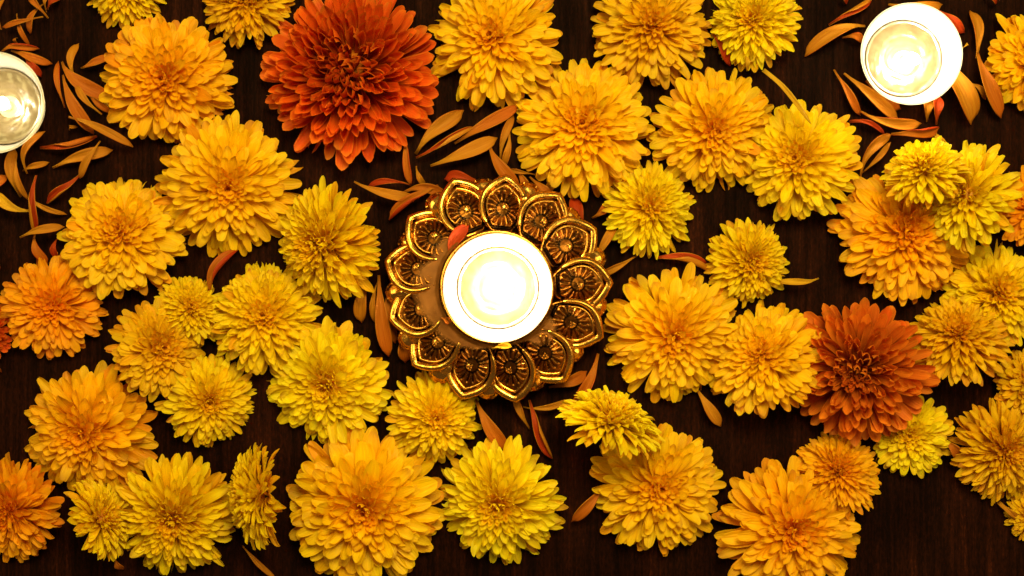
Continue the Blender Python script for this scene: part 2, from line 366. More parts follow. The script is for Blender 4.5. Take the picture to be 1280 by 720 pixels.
# spilled wax film on the left and lower flank of the holder
def film():
    t = NT('thin_spilled_wax'); at_ = t.n('ShaderNodeAttribute', attribute_name='film'); tc = t.n('ShaderNodeTexCoord')
    n = t.n('ShaderNodeTexNoise', i_Scale=180.0, i_Detail=3.0); t.l(tc.outputs['Object'], n.inputs['Vector'])
    p = t.n('ShaderNodeBsdfPrincipled', i_Roughness=0.55); t.l(t.ramp(n.outputs[0], [(0.35, (0.16, 0.056, 0.010)), (0.7, (0.26, 0.098, 0.020))]), p.inputs['Base Color'])
    p.inputs['Specular IOR Level'].default_value = 0.15
    tp = t.n('ShaderNodeBsdfTransparent'); ms = t.n('ShaderNodeMixShader'); t.l(t.ramp(at_.outputs['Fac'], [(0.0, (0, 0, 0)), (0.7, (0.86, 0.86, 0.86))]), ms.inputs[0])
    t.l(tp.outputs[0], ms.inputs[1]); t.l(p.outputs[0], ms.inputs[2]); t.l(ms.outputs[0], t.out.inputs[0])
    key = [(118, 74), (128, 84), (143, 92), (158, 92), (168, 104), (176, 108), (186, 107), (197, 104), (208, 97), (222, 95), (234, 92), (246, 85), (262, 77), (280, 74), (298, 76), (308, 92), (317, 99), (326, 92), (334, 74)]
    def rad(d):
        for (a, x), (b, y) in zip(key, key[1:]):
            if a <= d <= b: f = (d - a) / (b - a); f = f * f * (3 - 2 * f); return x + (y - x) * f
        return 72
    v = []; al = []; NA, NR = 150, 22
    for i in range(NA):
        d = 118 + 216 * i / (NA - 1); ro = rad(d) * S * 0.972
        for j in range(NR):
            f = j / (NR - 1); r = 0.0212 + max(0.0004, ro - 0.0212) * f
            z = max(hold_z(r) + 0.0013, 0.0218 - (r - 0.0212) * 1.6 if r < 0.024 else 0) + 0.0003 * noise.noise((d * 0.05, r * 300, 0))
            v.append((r * math.cos(R(d)), r * math.sin(R(d)), z))
            e = min(1, (1 - f) * 2.4) * min(1, i / 8, (NA - 1 - i) / 8)
            al.append(max(0, e))
    m = mesh_from('spilled_wax', v, grid_faces(NA, NR)); at2 = m.attributes.new('film', 'FLOAT', 'POINT'); at2.data.foreach_set('value', al)
    o = obj('spilled_wax', m, None, [t.m]); o.location = holder.location
    tag(o, 'thin smooth brown film of spilled wax over the left flank of the lotus holder', 'wax')
film()

# ------------------------------------------------------------------ chrysanthemums
def petal_mesh(name, rng, camber, cup, w0=0.5, tip=0.05, notch=0.0, mat=None, curl=0.0, wide=0.62, spoon=0.0, ends=(0.40, 0.64)):
    US = (0.0, 0.34, 0.62, 0.82, 0.94, 1.0); NV = 5
    v = []; uv = []
    sk = rng.uniform(-0.16, 0.16); wav = rng.uniform(0, 6.28); nt = notch * rng.random(); end = rng.uniform(*ends)
    for u in US:
        if u < wide: hw = w0 + (1 - w0) * math.sin(u / wide * math.pi / 2) ** 1.2
        else: g = (u - wide) / (1 - wide); hw = 1 - (1 - end) * g ** 3.2
        hw *= 0.5
        for j in range(NV):
            q = -1 + 2 * j / (NV - 1)
            x = u - tip * abs(q) ** 2 * u ** 8 - nt * (1 - abs(q)) * u ** 8
            y = q * hw + sk * u * u * 0.6
            z = camber * 4 * u * (1 - u) + curl * max(0, u - 0.55) ** 2 * 4
            z += cup * (q * q - 0.35) * (0.35 + 0.65 * u) * 0.5 + 0.03 * math.sin(wav + u * 6 + q * 2) * abs(q)
            z += spoon * max(0, u - 0.7) ** 2 * 9 * 0.3
            z -= 0.025 * max(0, 1 - abs(q) * 2)
            v.append((x, y, z)); uv.append((u, 0.5 + 0.5 * q))
    m = mesh_from(name, v, grid_faces(len(US), NV), uv); m.materials.append(mat); return m
rg = random.Random(11)
def petal_set(kind):
    S_ = []
    for lev in range(6):           # 0 = outermost ... 5 = innermost
        f = lev / 5; row = []
        for k in range(6):
            j = lambda a: rg.uniform(-a, a)
            if kind == 'gold':   row.append(petal_mesh('petal', rg, 0.07 - 0.10 * f + j(0.04), 0.10 + 0.25 * f + j(0.12), 0.40, 0.04, 0.05, M_PETAL, curl=-0.10 + 0.30 * f + j(0.12)))
            elif kind == 'pom':  row.append(petal_mesh('petal', rg, 0.09 - 0.14 * f + j(0.04), 0.18 + 0.22 * f + j(0.12), 0.42, 0.06, 0.05, M_PETAL, curl=-0.08 + 0.30 * f + j(0.12)))
            else:                row.append(petal_mesh('petal', rg, 0.02 - 0.12 * f + j(0.04), 0.12 + 0.42 * f + j(0.05), 0.40, 0.05, 0.0, M_RED, curl=0.02 + 0.2 * f + j(0.08), wide=0.70, ends=(0.68, 0.88), spoon=0.2 + 0.3 * f))
        S_.append(row)
    return S_
SETS = {k: petal_set(k) for k in ('gold', 'pom', 'red')}
GA = math.pi * (3 - math.sqrt(5))
def floret_mesh(kind, seed):
    rng = random.Random(seed); v = []; f = []; uv = []
    n = 34 if kind != 'red' else 30
    for i in range(n):
        t = (i + 0.5) / n; rho = 0.17 * math.sqrt(t); a = i * GA + rng.uniform(-0.3, 0.3)
        L = 0.17 + 0.07 * t + rng.uniform(-0.03, 0.03); wd = 0.030 + 0.014 * t
        lean = 0.15 + 0.55 * t + rng.uniform(-0.15, 0.15)
        b = Vector((0.55 * rho * math.cos(a), 0.55 * rho * math.sin(a), 0)); out = Vector((math.cos(a), math.sin(a), 0)); side = Vector((-out.y, out.x, 0))
        o = len(v)
        for r in range(4):
            u = r / 3; c = b + out * (rho * 0.45 * u + L * math.sin(lean) * u * (1 - 0.35 * u)) + Vector((0, 0, L * (u - 0.10 * u * u)))
            for q in (-1, 0, 1):
                ww = wd * (0.6 + 0.5 * u if r < 3 else 0.62)
                p = c + side * q * ww + out * (-0.45 * wd * abs(q)) + (Vector((0, 0, 0.02)) if (r == 3 and q == 0) else Vector())
                v.append(p); uv.append((0.15 + 0.6 * u, 0.5 + 0.3 * q))
        f += grid_faces(4, 3, o)
    m = mesh_from('disc_florets', v, f, uv); m.materials.append(M_RED if kind == 'red' else M_PETAL); return m
FLORETS = {k: [floret_mesh(k, s) for s in range(3)] for k in SETS}
def core_mesh():
    return lathe('receptacle', [(0.0001, 0.02), (0.10, 0.03), (0.16, 0.08), (0.26, 0.16), (0.30, 0.24), (0.26, 0.36), (0.16, 0.44), (0.0001, 0.48)], 16)
CORE = core_mesh(); CORE.materials.append(M_PETAL)
CORE_R = core_mesh(); CORE_R.materials.append(M_RED)
CALYX = lathe('calyx', [(0.0001, 0.0), (0.06, 0.0), (0.075, 0.03), (0.16, 0.07), (0.26, 0.15), (0.24, 0.18)], 14); CALYX.materials.append(M_GREEN)

# kind: how many petals, length, width, height of dome
KIND = {'gold': dict(n=215, w=0.168, dome=0.46, pw=0.60, k=0.165, e=(4, 62)), 'pom': dict(n=240, w=0.146, dome=0.54, pw=0.58, k=0.155, e=(6, 66)), 'red': dict(n=298, w=0.150, dome=0.74, pw=0.50, k=0.115, e=(20, 78))}
FL = []
def flower(bx, by, rx, fx, fy, kind, col, label, tilt=None, lift=0.0, n=None, seed=None, dome=1.0):
    rng = random.Random(seed if seed is not None else int(bx * 7 + by * 13))
    kd = dict(KIND[kind]); Rm = rx * S * 1.045
    kd['w'] *= rng.uniform(0.86, 1.08); kd['dome'] *= rng.uniform(0.82, 1.15); kd['pw'] *= rng.uniform(0.92, 1.10); kd['n'] = min(299, int(kd['n'] * rng.uniform(0.88, 1.10))); kd['e'] = (kd['e'][0] + rng.uniform(-3, 5), kd['e'][1] + rng.uniform(-10, 6)); fs = rng.uniform(0.65, 1.15)
    dx, dy = fx - bx + rng.uniform(-0.07, 0.07) * rx, -(fy - by) + rng.uniform(-0.07, 0.07) * rx; dist = math.hypot(dx, dy)
    if tilt is None: th = math.asin(min(0.75, dist / (0.62 * rx)))
    else: th = R(tilt)
    ax = Vector((-dy, dx, 0)); ax = ax.normalized() if ax.length > 1e-6 else Vector((0, 1, 0))
    zc = max(0, Rm * math.sin(th) * 0.92 - 0.2 * Rm * math.cos(th)) + lift
    p = at(bx, by, zc + 0.3 * Rm)
    name = {'gold': 'chrysanthemum', 'pom': 'pompon_chrysanthemum', 'red': 'red_chrysanthemum'}[kind]
    root = empty(name, (p.x, p.y, zc)); root.rotation_euler = Matrix.Rotation(th, 3, ax).to_euler()
    tag(root, label, 'flower', 'chrysanthemum heads on the table')
    z0 = 0.24; N = n or kd['n']; dm = kd['dome'] * dome
    ph = rng.uniform(0, 6.28); lob = [(rng.randint(2, 5), rng.uniform(0, 6.28), rng.uniform(0.006, 0.020)) for _ in range(3)]
    PS = SETS[kind]; K0 = int(N * kd['k'] * 0.72); N = min(299, N + K0); K1 = int(N * kd['k']); K2 = int(N * kd['k'] * 0.94)
    for i in range(N):
        t = (i + 0.5) / N
        under = i < K0
        if under: rho = 0.975 + rng.uniform(-0.04, 0.03); a = ph + 0.05 + 2 * math.pi * i / K0 + rng.uniform(-0.12, 0.12)
        elif i < K0 + K1: rho = 0.97 + rng.uniform(-0.02, 0.03); a = ph + 2 * math.pi * i / K1 + rng.uniform(-0.07, 0.07)
        elif i < K0 + K1 + K2: rho = (0.93 if kind == 'red' else 0.885) + rng.uniform(-0.03, 0.02); a = ph + 2 * math.pi * (i + 0.5) / K2 + rng.uniform(-0.08, 0.08)
        else:
            rho = max(0.10, (0.90 if kind == 'red' else 0.82) * (1 - (i - K0 - K1 - K2 + 0.5) / (N - K0 - K1 - K2)) ** kd['pw']); a = ph + i * GA + rng.uniform(-0.14, 0.14)
        lobe = 1 + sum(am * math.sin(k * a + q) for k, q, am in lob)
        rho_t = rho * (0.97 + rng.uniform(-0.07, 0.05)) * (1 + (lobe - 1) * (0.4 + 0.6 * rho)) * (1.04 if t < 0.25 and rng.random() < 0.15 else 1.0)
        rho_t = min(rho_t, 0.985 * lobe + rng.uniform(-0.055, 0.05))
        zt = z0 + dm * max(0, 1 - min(1, rho) ** 2) ** 0.75 - 0.10 * rho ** 4 + rng.uniform(-0.03, 0.03)
        if under: zt -= 0.11
        if kind == 'red' and rho < 0.45: zt -= 0.20 * (1 - rho / 0.45)     # sunken heart
        rr = 0.16 * rho + 0.02; el = R(kd['e'][0] + (kd['e'][1] - kd['e'][0]) * (1 - min(1, rho)) ** 1.1) + rng.gauss(0, 0.08); zr = max(0.06, zt - math.tan(el) * max(0.05, rho_t - rr))
        root_p = Vector((rr, 0, zr)); tip_p = Vector((max(rho_t, rr + 0.04), 0, zt))
        ch = tip_p - root_p; L = ch.length; x = ch.normalized(); y = Vector((0, 1, 0)); z = x.cross(y)
        rot = Matrix((x, y, z)).transposed()
        rot = Matrix.Rotation(a, 3, 'Z') @ rot @ Matrix.Rotation(rng.gauss(0, 0.15), 3, 'X') @ Matrix.Rotation(rng.gauss(0, 0.10), 3, 'Z') @ Matrix.Rotation(rng.gauss(0, 0.04), 3, 'Y')
        if 0.3 < rho < 0.97 and rng.random() < 0.035: rot = rot @ Matrix.Rotation(-rng.uniform(0.25, 0.6), 3, 'Y') @ Matrix.Rotation(rng.uniform(-0.4, 0.4), 3, 'X')   # a stray, lifted petal
        W = kd['w'] * (0.50 + 0.52 * rho + (0.07 if rho > 0.84 else 0)) * rng.uniform(0.78, 1.2)
        L *= rng.uniform(0.94, 1.08)
        me = PS[min(5, int((1 - rho) * 6))][rng.randrange(6)]
        M = Matrix.LocRotScale(Matrix.Rotation(a, 3, 'Z') @ root_p * Rm, rot.to_quaternion(), Vector((L, W, (L + W) * 0.5)) * Rm)
        o = bpy.data.objects.new('petal', me); C.objects.link(o); o.parent = root; o.matrix_basis = M
        # inner petals are a touch more orange, the oldest outer ones duller; under ring also has shade painted in
        k = 0.89 + 0.11 * min(1, rho * 1.5); b = rng.uniform(0.88, 1.06) * (0.55 + 0.45 * min(1, rho / 0.5) if kind == 'red' else 1.0) * (0.92 if rho > 0.9 else 1.0)  # red hearts darker: maroon inner faces, plus painted shade of the hollow
        age_shade = (0.70 if under else 0.88 if (rho > 0.86 and rng.random() < 0.4) else 1.0)
        o.color = (min(1, col[0] * b), col[1] * k * b * age_shade, col[2], 1)
    fo = bpy.data.objects.new('disc_florets', FLORETS[kind][rng.randrange(3)]); C.objects.link(fo); fo.parent = root; fo['kind'] = 'stuff'
    hz = z0 + dm - 0.24 - (0.14 if kind == 'red' else 0)
    fo.matrix_basis = Matrix.LocRotScale(Vector((0, 0, hz)) * Rm, Matrix.Rotation(rng.uniform(0, 6), 3, 'Z').to_quaternion(), Vector((Rm * fs, Rm * fs, Rm)))
    fo.color = (col[0], col[1] * 0.80, col[2], 1)
    for nm, me in (('receptacle', CORE_R if kind == 'red' else CORE), ('calyx', CALYX)):
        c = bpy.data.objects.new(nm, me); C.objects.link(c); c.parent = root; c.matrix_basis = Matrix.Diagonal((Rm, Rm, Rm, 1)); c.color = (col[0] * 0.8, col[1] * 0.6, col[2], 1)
    return root

GOLD = (0.98, 0.66, 0.005); GOLD2 = (0.98, 0.57, 0.005); ORG = (0.98, 0.46, 0.005); YEL = (0.97, 0.765, 0.006); YEL2 = (0.98, 0.84, 0.008); MUS = (0.90, 0.59, 0.006); RED = (1.0, 0.165, 0.012); RED2 = (1.0, 0.29, 0.02)
F = [
 (155, -16, 50, 155, -20, 'pom', YEL, 'yellow pompon flower cut off by the top edge above the golden flower'),
 (310, 4, 58, 308, -4, 'pom', MUS, 'dull yellow pompon flower at the top edge left of the big red flower'),
 (205, 98, 84, 208, 97, 'gold', GOLD2, 'golden orange flower right of the left candle, below the cut off pompon'),
 (438, 92, 110, 436, 84, 'red', RED, 'largest flower, red orange with a dark hollow heart, near the top'),
 (622, 50, 86, 617, 52, 'gold', GOLD, 'golden flower at the top edge right of the large red flower'),
 (815, 36, 76, 815, 28, 'gold', MUS, 'mustard yellow flower at the top edge right of the centre'),
 (948, 28, 60, 938, 20, 'pom', YEL2, 'bright yellow pompon at the top edge left of the top right candle'),
 (1291, 74, 63, 1296, 74, 'gold', GOLD, 'golden flower cut off by the right edge beside the top right candle'),
 (730, 160, 88, 728, 152, 'gold', GOLD, 'golden flower directly above and right of the lotus holder'),
 (891, 160, 80, 893, 162, 'gold', GOLD, 'golden flower between the top mustard flower and the small pompon below it'),
 (1006, 202, 76, 990, 202, 'gold', YEL, 'yellow gold flower below the top right candle, leaning left'),
 (282, 230, 90, 283, 234, 'gold', GOLD, 'broad golden flower left of the yellow one beside the holder'),
 (151, 299, 78, 153, 292, 'gold', GOLD, 'golden flower with open heart below the left candle petals'),
 (62, 384, 66, 68, 380, 'gold', ORG, 'small orange flower near the left edge halfway down'),
 (415, 302, 75, 398, 312, 'pom', YEL, 'yellow flower just left of the lotus holder, facing left'),
 (234, 390, 46, 240, 386, 'pom', YEL, 'small yellow flower wedged between the mustard and the yellow flower'),
 (190, 437, 62, 206, 436, 'gold', MUS, 'mustard flower with two raised petals, above the frilly yellow one', 30),
 (330, 401, 72, 328, 398, 'pom', YEL, 'tall oval yellow flower above the big yellow flower left of the holder'),
 (256, 500, 60, 262, 506, 'gold', YEL, 'frilly yellow flower with loose petals below the mustard flower'),
 (410, 478, 78, 402, 488, 'gold', YEL2, 'big yellow flower below left of the lotus holder'),
 (110, 536, 84, 108, 540, 'gold', GOLD2, 'golden orange flower at lower left above the two bottom flowers'),
 (541, 522, 60, 547, 526, 'pom', YEL, 'yellow flower tucked under the lower left rim of the lotus holder'),
 (18, 636, 66, 8, 641, 'gold', ORG, 'orange flower cut off by the left edge near the bottom'),
 (217, 642, 80, 217, 651, 'pom', YEL, 'round yellow flower at the bottom left with a reddish heart'),
 (454, 636, 101, 451, 640, 'gold', GOLD, 'widest golden flower at the bottom, left of the centre'),
 (628, 626, 79, 622, 627, 'pom', YEL2, 'round yellow flower at the bottom below the lotus holder'),
 (820, 612, 84, 824, 612, 'gold', GOLD, 'golden flower at the bottom below the side facing pompon'),
 (840, 416, 87, 841, 418, 'gold', GOLD, 'large golden flower right of the lotus holder'),
 (933, 327, 54, 938, 330, 'pom', YEL, 'small round pompon alone above the golden flower right of the holder'),
 (809, 262, 60, 812, 256, 'pom', YEL2, 'small bright yellow pompon at upper right of the lotus holder'),
 (964, 455, 74, 956, 452, 'gold', GOLD, 'golden flower pressed against the left of the smaller red flower', 34),
 (1080, 462, 90, 1066, 470, 'red', RED2, 'smaller red orange flower on the right with gold petal edges', None, 0.003, 205),
 (1048, 596, 56, 1046, 584, 'pom', GOLD2, 'small golden flower peeking above the bottom right golden flower'),
 (987, 662, 93, 984, 668, 'gold', GOLD2, 'golden flower at the bottom edge right of the centre'),
 (1142, 545, 52, 1136, 541, 'gold', YEL2, 'small lemon yellow flower below the smaller red flower'),
 (1205, 431, 63, 1190, 415, 'pom', MUS, 'mustard flower with a dark heart right of the smaller red flower'),
 (1246, 372, 68, 1252, 366, 'gold', YEL, 'yellow flower near the right edge above the mustard one'),
 (1131, 294, 88, 1132, 288, 'gold', GOLD2, 'large golden orange flower on the right under the two bright yellow ones'),
 (1292, 262, 55, 1296, 258, 'gold', ORG, 'orange flower cut off by the right edge beside the bright yellow one'),
 (1250, 562, 66, 1256, 560, 'pom', MUS, 'dull mustard flower near the lower right edge'),
 (1285, 482, 45, 1289, 478, 'gold', MUS, 'mustard flower sliver at the right edge above the dull mustard one'),
 (1290, 645, 34, 1293, 645, 'gold', MUS, 'little flower sliver at the right edge near the bottom corner'),
 (-26, 414, 42, -28, 412, 'red', RED, 'red flower sliver at the left edge beside the small orange flower'),
]
for a in F: flower(*a)
# heads lying on their side or resting on others
flower(113, 655, 54, 128, 649, 'pom', YEL, 'small yellow flower on its side between the two bottom left flowers', tilt=70, n=205, dome=0.75)
flower(334, 622, 66, 322, 618, 'pom', YEL, 'golden flower standing on its side left of the widest golden flower', tilt=66, n=215, dome=0.8)
flower(760, 541, 65, 768, 522, 'pom', YEL2, 'yellow pompon on its side just above the bottom golden flower', tilt=66, lift=0.004, dome=0.8)
flower(1162, 222, 52, 1150, 200, 'pom', YEL2, 'brightest small yellow flower lying over the large golden orange one', tilt=46, lift=0.013, n=190)
flower(1222, 248, 68, 1206, 246, 'gold', YEL2, 'bright yellow flower on its side right of the brightest small one', tilt=44, lift=0.004, n=200)

# ------------------------------------------------------------------ loose petals
def loose(pts, wpx, mat_top, mat_bot, label, z=0.0012, fold=0.0, cup=0.55, arch=0.0042, name='loose_petal', base=0.13, z1=None):
    rng = random.Random(int(sum(p[0] * 3 + p[1] * 7 for p in pts)))
    P = [at(x, y, 0.003) for x, y in pts]
    if len(P) == 2:
        d = P[1] - P[0]; P.insert(1, (P[0] + P[1]) / 2 + Vector((-d.y, d.x, 0)) * rng.uniform(-0.18, 0.18))
    NU, NV = 13, 9; rows = []; uv = []
    W = wpx * S * 0.40; tw = rng.uniform(-0.75, 0.75)
    org = (P[0] + P[2]) / 2
    for i in range(NU):
        u = (i / (NU - 1)) ** 0.8; b = P[0] * (1 - u) ** 2 + P[1] * 2 * u * (1 - u) + P[2] * u * u
        tg = (P[1] - P[0]) * 2 * (1 - u) + (P[2] - P[1]) * 2 * u; tg.z = 0; tg.normalize(); sd = Vector((-tg.y, tg.x, 0))
        u2 = u; g = max(0, (u - 0.74) / 0.26)
        hw = W * ((base + (1 - base) * math.sin(min(1, u / 0.74) * math.pi / 2) ** 1.9) if u < 0.74 else max(0.2, math.sqrt(max(0, 1 - g * g * 0.96))))
        zz = z + (0 if z1 is None else (z1 - z) * u) + arch * math.sin(math.pi * u) ** 0.9
        for j in range(NV):
            q = -1 + 2 * j / (NV - 1)
            fa = abs(fold) * min(1, u * 1.8)
            y, h = q * hw, cup * q * q * hw
            if fold and q * fold > 0:       # one flank folds up and over towards the spine
                an = min(2.9, 6.0 * fa); y = math.copysign(hw, q) * abs(q) * math.cos(an * abs(q) ** 0.6); h = hw * abs(q) * math.sin(an * abs(q) ** 0.6) * 0.8 + 0.0003
            y2 = y * math.cos(tw * u) - h * math.sin(tw * u); h2 = h * math.cos(tw * u) + y * math.sin(tw * u) * 0.6
            ex = -0.16 * W * 4 * abs(q) ** 2 * u ** 6 * (0.5)
            p = b + sd * y2 + tg * ex; p.z = max(0.0006, zz + h2 + 0.00025 * math.sin(u * 9 + q * 3))
            rows.append(p - org); uv.append((u, 0.5 + 0.5 * q))
    nrm = 0.00022
    n = len(rows); v = [Vector(p) for p in rows]
    top = grid_faces(NU, NV); 
    # offset the underside along vertex normals for a real thickness
    nm = [Vector() for _ in range(n)]
    for f in top:
        c = (v[f[1]] - v[f[0]]).cross(v[f[3]] - v[f[0]]); c = c if c.length < 1e-12 else c.normalized()
        for k in f: nm[k] += c
    s = 1 if sum(k.z for k in nm) >= 0 else -1
    v2 = [p - (k.normalized() if k.length > 1e-9 else Vector((0, 0, 1))) * nrm * s for p, k in zip(v, nm)]
    bot = [tuple(n + k for k in reversed(f)) for f in top]
    rim = [i for i in range(NV)] + [i * NV + NV - 1 for i in range(1, NU)] + [(NU - 1) * NV + j for j in range(NV - 2, -1, -1)] + [i * NV for i in range(NU - 2, 0, -1)]
    side = [(rim[k], rim[(k + 1) % len(rim)], rim[(k + 1) % len(rim)] + n, rim[k] + n) for k in range(len(rim))]
    faces = ([tuple(reversed(f)) for f in top] if s < 0 else top) + (bot if s > 0 else [tuple(reversed(f)) for f in bot]) + side
    m = mesh_from(name, v + v2, faces, uv + uv)
    m.materials.append(mat_top); m.materials.append(mat_bot)
    m.polygons.foreach_set('material_index', [0] * len(top) + [1] * (len(faces) - len(top)))
    o = obj(name, m); o.location = org
    return tag(o, label, 'petal', 'loose petals scattered on the table')
O, A, Y, D_ = M_OCHRE, M_ORANGE, M_YELP, M_REDP
